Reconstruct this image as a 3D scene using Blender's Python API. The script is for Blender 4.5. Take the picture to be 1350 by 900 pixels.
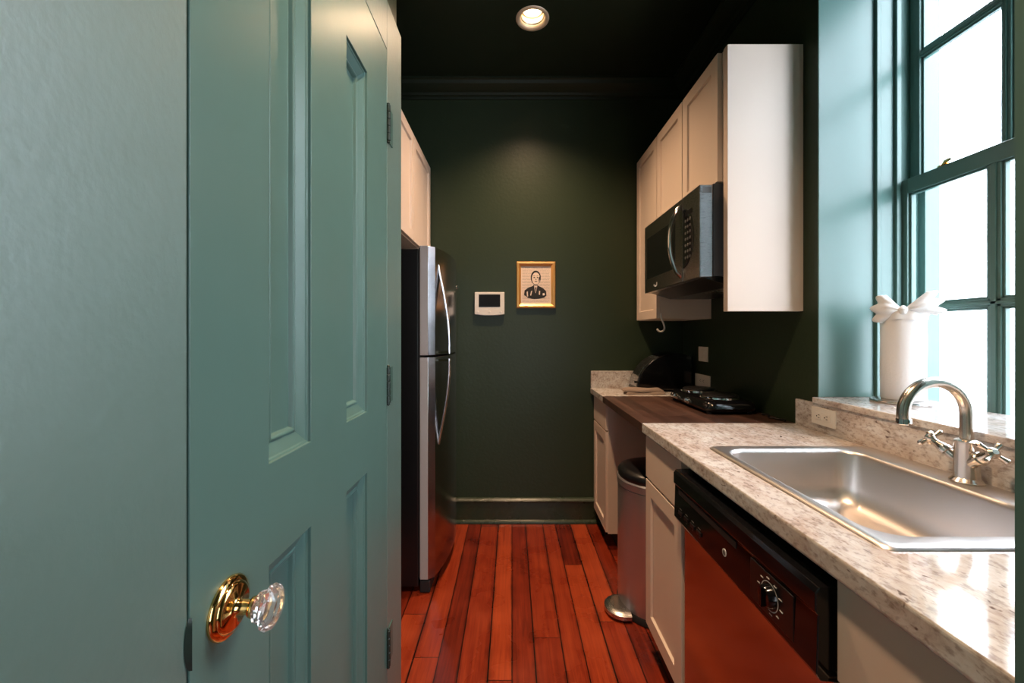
import bpy, bmesh, math, random
from mathutils import Vector, Matrix
random.seed(7)
PI = math.pi
for o in list(bpy.data.objects): bpy.data.objects.remove(o)
S = bpy.context.scene
COL = S.collection
# ---------------------------------------------------------------- camera, world, light, exposure
EYE = 1.28
F = 545.0                      # focal length in pixels of the 1350 px wide frame
cd = bpy.data.cameras.new('camera'); cam = bpy.data.objects.new('camera', cd); COL.objects.link(cam)
cam.location = (0, 0, EYE); cam.rotation_euler = (PI/2, 0, 0)
cd.sensor_width = 36; cd.lens = F*36/1350; cd.shift_y = -10/1350; cd.clip_start = 0.02
S.camera = cam
S.view_settings.view_transform = 'Standard'
S.view_settings.look = 'None'
S.view_settings.exposure = 0.0
S.view_settings.gamma = 1
S.view_settings.use_curve_mapping = False
W = bpy.data.worlds.new('overcast_sky'); S.world = W; W.use_nodes = True
bg = W.node_tree.nodes['Background']; bg.inputs[0].default_value = (0.82, 0.88, 1.0, 1)
SKY = 16.5
bg.inputs[1].default_value = SKY
CAN_POWER = 184.0
# a sampling portal filling the window opening (emits nothing itself, only guides the sky light)
pl = bpy.data.lights.new('window_portal', 'AREA'); pl.shape = 'RECTANGLE'; pl.size = 0.92; pl.size_y = 1.85
pl.cycles.is_portal = True
po = bpy.data.objects.new('window_portal', pl); COL.objects.link(po)
po.location = (1.60, 1.118, 1.86); po.rotation_euler = (PI/2, 0, PI/2)   # faces -X, into the room

# added fill light behind the camera, brightens surfaces facing it; no visible source
al = bpy.data.lights.new('rear_fill_light', 'AREA'); al.shape = 'RECTANGLE'; al.size = 1.0; al.size_y = 1.9
al.energy = 33; al.color = (0.90, 0.95, 1.0)
ao = bpy.data.objects.new('rear_fill_light', al); COL.objects.link(ao)
ao.location = (0.66, -1.95, 1.35); ao.rotation_euler = (PI/2, 0, 0)

# ---------------------------------------------------------------- materials
def nodes(name):
    m = bpy.data.materials.new(name); m.use_nodes = True
    return m, m.node_tree, m.node_tree.nodes['Principled BSDF']
def N(nt, t, **kw):
    n = nt.nodes.new(t)
    for k, v in kw.items(): setattr(n, k, v)
    return n
def setin(n, **kw):
    for k, v in kw.items(): n.inputs[k.replace('_', ' ')].default_value = v
def simple(name, col, rough=0.5, metal=0.0, spec=0.5, coat=0.0, bump=None, aniso=0, coatr=0.1):
    m, nt, p = nodes(name)
    p.inputs['Base Color'].default_value = (*col, 1); p.inputs['Roughness'].default_value = rough
    p.inputs['Metallic'].default_value = metal; p.inputs['Specular IOR Level'].default_value = spec
    p.inputs['Coat Weight'].default_value = coat; p.inputs['Coat Roughness'].default_value = coatr
    tc = N(nt, 'ShaderNodeTexCoord')
    mp = N(nt, 'ShaderNodeMapping'); nt.links.new(tc.outputs['Object'], mp.inputs[0])
    nz = N(nt, 'ShaderNodeTexNoise'); nt.links.new(mp.outputs[0], nz.inputs[0])
    sc = (1, 1, 1); s = 12; st = 0.04
    if bump: sc, s, st = bump
    mp.inputs['Scale'].default_value = sc
    nz.inputs['Scale'].default_value = s; nz.inputs['Detail'].default_value = 3
    b = N(nt, 'ShaderNodeBump'); b.inputs['Strength'].default_value = st; b.inputs['Distance'].default_value = 0.01
    nt.links.new(nz.outputs[0], b.inputs['Height']); nt.links.new(b.outputs[0], p.inputs['Normal'])
    # a slight variation of the surface finish
    mr = N(nt, 'ShaderNodeMapRange'); setin(mr, To_Min=max(0.02, rough-0.04), To_Max=min(1, rough+0.04))
    nt.links.new(nz.outputs[0], mr.inputs[0]); nt.links.new(mr.outputs[0], p.inputs['Roughness'])
    return m
def ramp(nt, stops):
    r = N(nt, 'ShaderNodeValToRGB'); e = r.color_ramp.elements
    while len(e) < len(stops): e.new(0.5)
    for i, (p, c) in enumerate(stops): e[i].position = p; e[i].color = (*c, 1)
    return r

M = {}
GREEN = (0.024, 0.038, 0.020)      # darker green of the walls and baseboard
TEAL = (0.084, 0.168, 0.152)       # lighter green of door, casing, window woodwork and near wall end
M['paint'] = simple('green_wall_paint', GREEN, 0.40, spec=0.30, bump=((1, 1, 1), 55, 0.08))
M['paint_gloss'] = simple('lighter_gloss_green', TEAL, 0.33, spec=0.45, bump=((1, 1, 1), 14, 0.004))
M['trim_board'] = simple('lighter_brushed_green', TEAL, 0.44, spec=1.0, coat=0.9, coatr=0.42, bump=((1, 1, 0.7), 95, 0.07))
M['skirting'] = simple('dark_green_skirting', GREEN, 0.28, spec=0.5)
M['ceiling'] = simple('dark_ceiling_paint', (0.012, 0.020, 0.011), 0.5, spec=0.25)
M['cream'] = simple('cream_cabinet_lacquer', (0.69, 0.56, 0.465), 0.42)
M['white_plastic'] = simple('white_plastic', (0.72, 0.68, 0.62), 0.35)
M['black_plastic'] = simple('black_plastic', (0.006, 0.006, 0.007), 0.3)
M['black_gloss'] = simple('glossy_black', (0.004, 0.004, 0.005), 0.12, bump=((1,1,1), 5, 0.0))
M['rubber'] = simple('black_rubber', (0.010, 0.010, 0.011), 0.6)
M['steel'] = simple('brushed_stainless_steel', (0.60, 0.58, 0.56), 0.27, metal=1, bump=((1, 1, 60), 18, 0.006))
M['steel_dark'] = simple('dark_stainless_steel', (0.27, 0.26, 0.26), 0.28, metal=1, bump=((1, 2, 80), 30, 0.004))
M['steel_door'] = simple('fridge_door_steel', (0.42, 0.41, 0.42), 0.20, metal=1, bump=((1, 60, 1), 18, 0.015))
M['door_edge'] = simple('grey_painted_door_edge', (0.40, 0.37, 0.36), 0.35)
M['bin_steel'] = simple('bin_brushed_steel', (0.50, 0.45, 0.46), 0.30, metal=0.8, bump=((1, 1, 1), 4, 0.0))
M['trim_gold'] = simple('lamp_trim_ring', (0.80, 0.66, 0.50), 0.4, metal=0.4)
M['dish_steel'] = simple('dishwasher_steel', (0.50, 0.48, 0.48), 0.16, metal=1, bump=((1, 40, 1), 10, 0.01))
M['sink_steel'] = simple('sink_steel', (0.70, 0.66, 0.64), 0.36, metal=1, bump=((1, 30, 1), 20, 0.03))
M['nickel'] = simple('brushed_nickel', (0.66, 0.60, 0.54), 0.22, metal=1)
M['chrome'] = simple('polished_chrome', (0.82, 0.82, 0.82), 0.10, metal=1)
M['brass'] = simple('polished_brass', (0.90, 0.56, 0.20), 0.10, metal=1, bump=((1,1,1), 60, 0.02))
M['gold'] = simple('gilded_wood', (0.72, 0.40, 0.13), 0.34, metal=0.7)
M['paper_towel'] = simple('white_paper', (0.86, 0.82, 0.80), 0.9, bump=((1, 1, 1), 120, 0.15))
M['cloth'] = simple('taupe_cloth', (0.28, 0.21, 0.17), 0.95, bump=((1, 1, 1), 200, 0.3))
M['screen'] = simple('dark_screen', (0.003, 0.003, 0.003), 0.45, spec=0.2)
M['print_black'] = simple('printed_black', (0.012, 0.010, 0.010), 0.6)
M['print_grey'] = simple('printed_grey', (0.36, 0.27, 0.22), 0.7)
M['mark_grey'] = simple('pale_grey_marking', (0.55, 0.55, 0.55), 0.5)
M['mark_dim'] = simple('dim_grey_marking', (0.09, 0.09, 0.09), 0.5)
M['page'] = simple('aged_page', (0.80, 0.66, 0.56), 0.7)
M['antique'] = simple('painted_hinge', (0.012, 0.026, 0.022), 0.35)
M['hinge_light'] = simple('painted_hinge_leaf', (0.05, 0.11, 0.095), 0.3)
M['vinyl'] = simple('clapboard_white', (0.80, 0.82, 0.84), 0.6)
M['railing'] = simple('white_railing_paint', (0.62, 0.66, 0.66), 0.6)
M['deck'] = simple('porch_boards', (0.55, 0.55, 0.55), 0.7)
M['reflector'] = simple('lamp_reflector', (0.52, 0.44, 0.34), 0.30, metal=0.9)

def m_granite():
    m, nt, p = nodes('speckled_granite')
    tc = N(nt, 'ShaderNodeTexCoord')
    n1 = N(nt, 'ShaderNodeTexNoise'); setin(n1, Scale=26.0, Detail=6.0, Roughness=0.7, Distortion=0.6)
    n2 = N(nt, 'ShaderNodeTexNoise'); setin(n2, Scale=110.0, Detail=4.0, Roughness=0.6)
    n3 = N(nt, 'ShaderNodeTexNoise'); setin(n3, Scale=9.0, Detail=3.0)
    v = N(nt, 'ShaderNodeTexNoise'); setin(v, Scale=48.0, Detail=2.0, Distortion=0.8)
    mp = N(nt, 'ShaderNodeMapping'); mp.inputs['Scale'].default_value = (1, 0.55, 1); mp.inputs['Rotation'].default_value = (0, 0, 0.5)
    nt.links.new(tc.outputs['Object'], mp.inputs[0])
    for n in (n1, n2, n3, v): nt.links.new(mp.outputs[0], n.inputs[0])
    r1 = ramp(nt, [(0.28, (0.34, 0.29, 0.27)), (0.42, (0.53, 0.49, 0.46)), (0.54, (0.62, 0.61, 0.60)), (0.72, (0.70, 0.73, 0.75))])
    nt.links.new(n1.outputs[0], r1.inputs[0])
    r2 = ramp(nt, [(0.36, (0.55, 0.50, 0.48)), (0.50, (1, 1, 1))]); nt.links.new(n2.outputs[0], r2.inputs[0])
    mx = N(nt, 'ShaderNodeMixRGB', blend_type='MULTIPLY'); mx.inputs[0].default_value = 0.8
    nt.links.new(r1.outputs[0], mx.inputs[1]); nt.links.new(r2.outputs[0], mx.inputs[2])
    r3 = ramp(nt, [(0.255, (0.16, 0.09, 0.07)), (0.31, (1, 1, 1))]); nt.links.new(v.outputs[0], r3.inputs[0])
    m2 = N(nt, 'ShaderNodeMixRGB', blend_type='MULTIPLY'); m2.inputs[0].default_value = 0.85
    nt.links.new(mx.outputs[0], m2.inputs[1]); nt.links.new(r3.outputs[0], m2.inputs[2])
    r4 = ramp(nt, [(0.35, (0.86, 0.78, 0.74)), (0.65, (1.0, 1.0, 1.0))]); nt.links.new(n3.outputs[0], r4.inputs[0])
    m3 = N(nt, 'ShaderNodeMixRGB', blend_type='MULTIPLY'); m3.inputs[0].default_value = 1
    nt.links.new(m2.outputs[0], m3.inputs[1]); nt.links.new(r4.outputs[0], m3.inputs[2])
    nt.links.new(m3.outputs[0], p.inputs['Base Color'])
    p.inputs['Roughness'].default_value = 0.08; p.inputs['Specular IOR Level'].default_value = 0.6
    return m
M['granite'] = m_granite()

def mth(nt, op, a, b=None, c=None):
    n = N(nt, 'ShaderNodeMath', operation=op)
    for i, v in enumerate((a, b, c)):
        if v is None: continue
        if hasattr(v, 'links'): nt.links.new(v, n.inputs[i])
        else: n.inputs[i].default_value = v
    return n.outputs[0]
def m_boards(name, width, length, axis, cols, gap, rough, grain=1.0, dirt=0.0):
    """long boards with random tone, end joints, grain; axis 'Y' = boards run along Y"""
    m, nt, p = nodes(name)
    tc = N(nt, 'ShaderNodeTexCoord'); sp = N(nt, 'ShaderNodeSeparateXYZ'); nt.links.new(tc.outputs['Object'], sp.inputs[0])
    a, l = (sp.outputs[0], sp.outputs[1]) if axis == 'Y' else (sp.outputs[1], sp.outputs[0])
    # widths wander a little from board to board
    u0 = mth(nt, 'DIVIDE', a, width)
    u = mth(nt, 'ADD', u0, mth(nt, 'MULTIPLY', mth(nt, 'SINE', mth(nt, 'MULTIPLY', u0, 2.3)), 0.09))
    iu = mth(nt, 'FLOOR', u); fu = mth(nt, 'FRACT', u)
    w1 = N(nt, 'ShaderNodeTexWhiteNoise', noise_dimensions='1D'); nt.links.new(iu, w1.inputs['W'])
    v = mth(nt, 'ADD', mth(nt, 'DIVIDE', l, length), mth(nt, 'MULTIPLY', w1.outputs[0], 7.3))
    iv = mth(nt, 'FLOOR', v); fv = mth(nt, 'FRACT', v)
    idn = mth(nt, 'ADD', mth(nt, 'MULTIPLY', iu, 3.71), mth(nt, 'MULTIPLY', iv, 11.3))
    w2 = N(nt, 'ShaderNodeTexWhiteNoise', noise_dimensions='1D'); nt.links.new(idn, w2.inputs['W'])
    cx = N(nt, 'ShaderNodeCombineXYZ')
    nt.links.new(mth(nt, 'MULTIPLY', a, 60.0), cx.inputs[0])
    nt.links.new(mth(nt, 'ADD', mth(nt, 'MULTIPLY', l, 2.4), mth(nt, 'MULTIPLY', w2.outputs[0], 40)), cx.inputs[1])
    nt.links.new(idn, cx.inputs[2])
    g = N(nt, 'ShaderNodeTexNoise'); setin(g, Scale=1.0, Detail=6.0, Roughness=0.65, Distortion=1.2); nt.links.new(cx.outputs[0], g.inputs[0])
    g2 = N(nt, 'ShaderNodeTexNoise'); setin(g2, Scale=5.0, Detail=3.0); nt.links.new(tc.outputs['Object'], g2.inputs[0])
    t = mth(nt, 'ADD', mth(nt, 'MULTIPLY', w2.outputs[0], 0.5), mth(nt, 'MULTIPLY', g.outputs[0], 0.55*grain))
    t = mth(nt, 'ADD', t, mth(nt, 'MULTIPLY', mth(nt, 'SUBTRACT', g2.outputs[0], 0.5+0.28*dirt), 0.45))
    r = ramp(nt, [(0.10, cols[0]), (0.45, cols[1]), (0.85, cols[2])]); nt.links.new(t, r.inputs[0])
    e = mth(nt, 'MINIMUM', fu, mth(nt, 'SUBTRACT', 1.0, fu))
    gm = mth(nt, 'GREATER_THAN', e, gap/width)
    ev = mth(nt, 'GREATER_THAN', fv, gap*1.3/length)
    k = mth(nt, 'MULTIPLY', gm, ev)
    mx = N(nt, 'ShaderNodeMixRGB'); nt.links.new(k, mx.inputs[0]); mx.inputs[1].default_value = (cols[0][0]*0.12, cols[0][1]*0.12, cols[0][2]*0.12, 1)
    nt.links.new(r.outputs[0], mx.inputs[2]); nt.links.new(mx.outputs[0], p.inputs['Base Color'])
    # grime worked in along the seams
    g3 = N(nt, 'ShaderNodeTexNoise'); setin(g3, Scale=7.0, Detail=4.0); nt.links.new(tc.outputs['Object'], g3.inputs[0])
    ed = N(nt, 'ShaderNodeMapRange'); setin(ed, From_Min=0.0, From_Max=0.16, To_Min=0.35, To_Max=1.0); nt.links.new(mth(nt, 'ADD', e, mth(nt, 'MULTIPLY', mth(nt, 'SUBTRACT', g3.outputs[0], 0.42), 0.45)), ed.inputs[0])
    dm = N(nt, 'ShaderNodeMixRGB', blend_type='MULTIPLY'); dm.inputs[0].default_value = 0.75*dirt
    nt.links.new(mx.outputs[0], dm.inputs[1]); nt.links.new(ed.outputs[0], dm.inputs[2]); nt.links.new(dm.outputs[0], p.inputs['Base Color'])
    b = N(nt, 'ShaderNodeBump'); b.inputs['Strength'].default_value = 0.35; b.inputs['Distance'].default_value = 0.003
    nt.links.new(mth(nt, 'ADD', k, mth(nt, 'MULTIPLY', g.outputs[0], 0.12)), b.inputs['Height']); nt.links.new(b.outputs[0], p.inputs['Normal'])
    mr = N(nt, 'ShaderNodeMapRange'); setin(mr, From_Min=0.3, From_Max=0.7, To_Min=rough-0.06, To_Max=rough+0.1)
    nt.links.new(g2.outputs[0], mr.inputs[0]); nt.links.new(mr.outputs[0], p.inputs['Roughness'])
    return m
M['floor'] = m_boards('red_heart_pine_boards', 0.098, 1.9, 'Y', ((0.060, 0.005, 0.002), (0.22, 0.023, 0.007), (0.43, 0.066, 0.018)), 0.0022, 0.28, 1.35, 1.0)
M['butcher'] = m_boards('dark_butcher_block', 0.035, 0.5, 'Y', ((0.028, 0.014, 0.010), (0.060, 0.029, 0.021), (0.105, 0.052, 0.038)), 0.0003, 0.36, 0.8)

def m_glass():
    m, nt, p = nodes('window_glass'); nt.nodes.remove(p)
    out = nt.nodes['Material Output']
    t = N(nt, 'ShaderNodeBsdfTransparent'); t.inputs[0].default_value = (0.97, 0.985, 0.98, 1)
    g = N(nt, 'ShaderNodeBsdfGlossy'); g.inputs['Roughness'].default_value = 0.02
    lw = N(nt, 'ShaderNodeLayerWeight'); lw.inputs[0].default_value = 0.5      # symmetric Schlick reflectance
    f5 = mth(nt, 'ADD', mth(nt, 'MULTIPLY', mth(nt, 'POWER', lw.outputs['Facing'], 5.0), 0.9), 0.04)
    nz = N(nt, 'ShaderNodeTexNoise'); setin(nz, Scale=6.0); b = N(nt, 'ShaderNodeBump'); b.inputs['Strength'].default_value = 0.02
    nt.links.new(nz.outputs[0], b.inputs['Height']); nt.links.new(b.outputs[0], g.inputs['Normal'])
    mx = N(nt, 'ShaderNodeMixShader'); nt.links.new(f5, mx.inputs[0]); nt.links.new(t.outputs[0], mx.inputs[1]); nt.links.new(g.outputs[0], mx.inputs[2])
    nt.links.new(mx.outputs[0], out.inputs[0])
    return m
M['glass'] = m_glass()
def m_crystal():
    m, nt, p = nodes('cut_crystal')
    p.inputs['Base Color'].default_value = (1, 0.96, 0.96, 1); p.inputs['Roughness'].default_value = 0.02
    p.inputs['Transmission Weight'].default_value = 0.9; p.inputs['IOR'].default_value = 1.55
    return m
M['crystal'] = m_crystal()
def m_emit(name, col, st):
    m, nt, p = nodes(name)
    p.inputs['Base Color'].default_value = (1, 1, 1, 1)
    p.inputs['Emission Color'].default_value = (*col, 1); p.inputs['Emission Strength'].default_value = st
    return m
M['bulb'] = m_emit('lit_bulb_face', (1.0, 0.74, 0.44), 11)

# ---------------------------------------------------------------- mesh helpers
def box(bm, x0, x1, y0, y1, z0, z1):
    if x0 > x1: x0, x1 = x1, x0
    if y0 > y1: y0, y1 = y1, y0
    if z0 > z1: z0, z1 = z1, z0
    v = [bm.verts.new(p) for p in ((x0,y0,z0),(x1,y0,z0),(x1,y1,z0),(x0,y1,z0),(x0,y0,z1),(x1,y0,z1),(x1,y1,z1),(x0,y1,z1))]
    for f in ((0,3,2,1),(4,5,6,7),(0,1,5,4),(1,2,6,5),(2,3,7,6),(3,0,4,7)): bm.faces.new([v[i] for i in f])
    return bm
def bridge(bm, a, b, closed=True):
    n = len(a)
    for i in range(n if closed else n-1):
        j = (i+1) % n
        bm.faces.new((a[i], a[j], b[j], b[i]))
def ring(bm, pts): return [bm.verts.new(p) for p in pts]
def prism(bm, poly, axis, a, b):
    """extrude a 2D polygon along an axis; poly coordinates are the other two axes in order"""
    def P(p, t):
        return {'X': (t, p[0], p[1]), 'Y': (p[0], t, p[1]), 'Z': (p[0], p[1], t)}[axis]
    r0 = ring(bm, [P(p, a) for p in poly]); r1 = ring(bm, [P(p, b) for p in poly])
    bridge(bm, r0, r1); bm.faces.new(list(reversed(r0))); bm.faces.new(r1)
    return bm
def frame_of(d):
    d = Vector(d).normalized()
    u = d.cross(Vector((0, 0, 1)))
    if u.length < 1e-3: u = d.cross(Vector((0, 1, 0)))
    u.normalize(); return u, d.cross(u).normalized()
def tube(bm, pts, r, n=12, cap=True, flat=None):
    pts = [Vector(p) for p in pts]; rs = r if isinstance(r, (list, tuple)) else [r]*len(pts)
    rings = []; u = None
    for i, p in enumerate(pts):
        d = (pts[min(i+1, len(pts)-1)] - pts[max(i-1, 0)]).normalized()
        if u is None: u, w = frame_of(d)
        else:
            u = (u - d*u.dot(d)).normalized(); w = d.cross(u).normalized()
        fu, fw = flat if flat else (1, 1)
        rings.append(ring(bm, [p + (u*math.cos(2*PI*k/n)*fu + w*math.sin(2*PI*k/n)*fw)*rs[i] for k in range(n)]))
    for a, b in zip(rings, rings[1:]): bridge(bm, a, b)
    if cap: bm.faces.new(list(reversed(rings[0]))); bm.faces.new(rings[-1])
    return bm
def lathe(bm, c, d, prof, n=32, cap0=True, cap1=True):
    """prof: (distance along d, radius)"""
    c = Vector(c); d = Vector(d).normalized(); u, w = frame_of(d); rings = []
    for t, r in prof:
        r = max(r, 1e-5)
        rings.append(ring(bm, [c + d*t + (u*math.cos(2*PI*k/n) + w*math.sin(2*PI*k/n))*r for k in range(n)]))
    for a, b in zip(rings, rings[1:]): bridge(bm, a, b)
    if cap0: bm.faces.new(list(reversed(rings[0])))
    if cap1: bm.faces.new(rings[-1])
    return bm
def rrect(x0, x1, y0, y1, r, z, n=8):
    pts = []
    for cx, cy, a0 in ((x1-r, y1-r, 0), (x0+r, y1-r, PI/2), (x0+r, y0+r, PI), (x1-r, y0+r, 1.5*PI)):
        for k in range(n+1):
            a = a0 + PI/2*k/n; pts.append((cx + r*math.cos(a), cy + r*math.sin(a), z))
    return pts
def obj(name, bm, mat, parent=None, bevel=0, smooth=False, seg=2, label=None, angle=40):
    bmesh.ops.recalc_face_normals(bm, faces=bm.faces[:])
    me = bpy.data.meshes.new(name); bm.to_mesh(me); bm.free()
    o = bpy.data.objects.new(name, me); COL.objects.link(o)
    me.materials.append(M[mat] if isinstance(mat, str) else mat)
    if smooth:
        for p in me.polygons: p.use_smooth = True
        me.set_sharp_from_angle(angle=math.radians(angle))
    if bevel:
        b = o.modifiers.new('bevel', 'BEVEL'); b.width = bevel; b.segments = seg; b.limit_method = 'ANGLE'; b.angle_limit = math.radians(35); b.harden_normals = False
    if parent is not None:
        o.parent = parent
        o.matrix_parent_inverse = (PINV[parent.name]).copy()
        PINV[o.name] = Matrix.Identity(4)
    else: PINV[o.name] = Matrix.Identity(4)
    if label: o['label'] = label
    return o
PINV = {}
def thing(name, label, cat, loc, group=None):
    o = bpy.data.objects.new(name, None); COL.objects.link(o); o.location = loc; o.empty_display_size = 0.05
    o['label'] = label; o['category'] = cat
    if group: o['group'] = group
    PINV[o.name] = Matrix.Translation(-Vector(loc))
    return o
def tag(o, label, cat, group=None):
    o['label'] = label; o['category'] = cat
    if group: o['group'] = group
    return o
def struct(o, label=None, cat=None):
    o['kind'] = 'structure'
    if label: o['label'] = label
    if cat: o['category'] = cat
    return o
B = bmesh.new

def panelled(bm, u0, u1, v0, v1, T, panels, prof, facing, plane):
    """a door leaf with recessed panels. facing '+X' or '-X'; plane = x of the front face; u runs along Y, v along Z"""
    s = 1 if facing == '+X' else -1
    def P(u, v, d): return (plane - s*d, u, v)      # d = depth below the front face
    us = sorted({u0, u1, *[p[0] for p in panels], *[p[1] for p in panels]})
    vs = sorted({v0, v1, *[p[2] for p in panels], *[p[3] for p in panels]})
    cache = {}
    def V(u, v, d):
        k = (round(u, 5), round(v, 5), round(d, 5))
        if k not in cache: cache[k] = bm.verts.new(P(u, v, d))
        return cache[k]
    for a, b in zip(us, us[1:]):
        for c, e in zip(vs, vs[1:]):
            mu, mv = (a+b)/2, (c+e)/2
            if any(p[0] < mu < p[1] and p[2] < mv < p[3] for p in panels): continue
            bm.faces.new((V(a,c,0), V(b,c,0), V(b,e,0), V(a,e,0)))
    for p in panels:
        prev = [V(p[0],p[2],0), V(p[1],p[2],0), V(p[1],p[3],0), V(p[0],p[3],0)]
        # the four sides may be cut by other panels' grid lines; panels here share their grid so corners match
        for ins, d in prof:
            cur = [bm.verts.new(P(p[0]+ins, p[2]+ins, d)), bm.verts.new(P(p[1]-ins, p[2]+ins, d)), bm.verts.new(P(p[1]-ins, p[3]-ins, d)), bm.verts.new(P(p[0]+ins, p[3]-ins, d))]
            bridge(bm, prev, cur); prev = cur
        bm.faces.new(prev)
    # edges and back
    bl = [bm.verts.new(P(u, v, T)) for u, v in ((u0,v0),(u1,v0),(u1,v1),(u0,v1))]
    bm.faces.new(bl)
    def side(line, a, b): bm.faces.new(line + [b, a])
    side([V(u, v0, 0) for u in us], bl[0], bl[1])
    side([V(u1, v, 0) for v in vs], bl[1], bl[2])
    side([V(u, v1, 0) for u in reversed(us)], bl[2], bl[3])
    side([V(u0, v, 0) for v in reversed(vs)], bl[3], bl[0])
    return bm

# ---------------------------------------------------------------- the room
CEIL = 2.97; YB = 2.813; XR = 1.165; XL = -1.20; XN = -0.386; YR = -2.0; YE = 1.381
XO = 1.62                                                # outer face of the window wall
WY0, WY1, WZ0, WZ1 = 0.655, 1.575, 0.93, 2.80            # window opening
struct(obj('floor', box(B(), XL-0.1, XR+0.1, YR-0.1, YB+0.1, -0.05, 0), 'floor'), 'red heart pine board floor')
# ceiling with a hole for each recessed lamp
CANS = [(0.11, 2.217), (0.11, 0.72)]
bm = B()
def ceil_patch(bm, x0, x1, y0, y1, cx, cy, r):
    n = 32; outer = []; inner = []
    for k in range(n):
        a = 2*PI*k/n; c, s = math.cos(a), math.sin(a)
        t = min(((x1-cx) if c > 0 else (cx-x0))/max(abs(c), 1e-6), ((y1-cy) if s > 0 else (cy-y0))/max(abs(s), 1e-6))
        outer.append((cx+c*t, cy+s*t)); inner.append((cx+c*r, cy+s*r))
    o = ring(bm, [(*p, CEIL) for p in outer]); i = ring(bm, [(*p, CEIL) for p in inner]); bridge(bm, o, i)
    i2 = ring(bm, [(*p, CEIL+0.12) for p in inner]); bridge(bm, i, i2)
    o2 = ring(bm, [(*p, CEIL+0.12) for p in outer]); bridge(bm, i2, o2); bridge(bm, o2, o)
hs = 0.12
ys = [YR-0.1]
for cx, cy in sorted(CANS, key=lambda q: q[1]):
    box(bm, XL-0.1, XR+0.1, ys[-1], cy-hs, CEIL, CEIL+0.12)
    box(bm, XL-0.1, cx-hs, cy-hs, cy+hs, CEIL, CEIL+0.12); box(bm, cx+hs, XR+0.1, cy-hs, cy+hs, CEIL, CEIL+0.12)
    ceil_patch(bm, cx-hs, cx+hs, cy-hs, cy+hs, cx, cy, 0.078)
    ys.append(cy+hs)
box(bm, XL-0.1, XR+0.1, ys[-1], YB+0.1, CEIL, CEIL+0.12)
struct(obj('ceiling', bm, 'ceiling'), 'very dark green ceiling')
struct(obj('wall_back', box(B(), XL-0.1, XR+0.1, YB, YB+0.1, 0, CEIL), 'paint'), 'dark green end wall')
struct(obj('wall_rear', box(B(), XL-0.1, XR+0.1, YR-0.1, YR, 0, CEIL), 'paint'))
# right wall with the deep window opening
bm = B()
box(bm, XR, XO, WY1, YB, 0, CEIL); box(bm, XR, XO, YR, WY0, 0, CEIL)
box(bm, XR, XO, WY0, WY1, 0, WZ0); box(bm, XR, XO, WY0, WY1, WZ1, CEIL)
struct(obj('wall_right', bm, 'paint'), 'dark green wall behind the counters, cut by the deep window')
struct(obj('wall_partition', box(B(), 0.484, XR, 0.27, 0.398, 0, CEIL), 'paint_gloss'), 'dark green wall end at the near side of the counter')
# left wall with the closet door opening, and the fridge alcove behind it
DY0, DY1, DZ = 0.4745, 1.222, 2.12
bm = B()
box(bm, XN-0.13, XN, YR, DY0-0.004, 0, CEIL); box(bm, XN-0.13, XN, DY1+0.004, YE, 0, CEIL)
box(bm, XN-0.13, XN, DY0-0.004, DY1+0.004, DZ+0.004, CEIL)
box(bm, XL, XN-0.13, YE-0.1, YE, 0, CEIL)
box(bm, XL-0.1, XL, YR, YB, 0, CEIL)
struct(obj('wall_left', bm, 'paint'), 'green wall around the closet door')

# casing round the closet door
bm = B()
XC = -0.370
box(bm, XN, XC, 0.05, DY0-0.0035, 0, 2.27)
box(bm, XN, XC, DY1+0.002, YE+0.0, 0, 2.27)
box(bm, XN, XC, DY0-0.0035, DY1+0.002, DZ+0.003, 2.27)
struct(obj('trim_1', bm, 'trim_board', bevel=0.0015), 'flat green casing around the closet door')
# crown moulding and baseboards
cr = [(0, 0), (0, -0.03), (0.012, -0.034), (0.020, -0.05), (0.040, -0.072), (0.072, -0.088), (0.078, -0.10), (0.10, -0.104), (0.10, 0)]
cr = [(0, 0.0), (0.104, 0.0), (0.104, -0.012), (0.094, -0.018), (0.086, -0.036), (0.060, -0.056), (0.034, -0.066), (0.026, -0.080), (0.014, -0.084), (0.010, -0.100), (0, -0.100)]
bm = B(); prism(bm, [(YB-a, CEIL+b) for a, b in cr], 'X', XL, XR)
struct(obj('trim_2', bm, 'ceiling', smooth=True, angle=25), 'crown moulding on the end wall')
bm = B(); prism(bm, [(XR-a, CEIL+b) for a, b in cr], 'Y', 0.398, YB-0.02)
struct(obj('trim_3', bm, 'ceiling', smooth=True, angle=25), 'crown moulding over the cabinets')
bb = [(0, 0), (0.034, 0), (0.034, 0.008), (0.030, 0.016), (0.020, 0.022), (0.016, 0.024), (0.016, 0.140), (0.024, 0.144), (0.026, 0.152), (0.020, 0.160), (0.008, 0.168), (0, 0.170)]
bm = B(); prism(bm, [(YB-a, b) for a, b in bb], 'X', -0.42, 0.63)
struct(obj('baseboard_back', bm, 'skirting', smooth=True, angle=25), 'green baseboard on the end wall')

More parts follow.
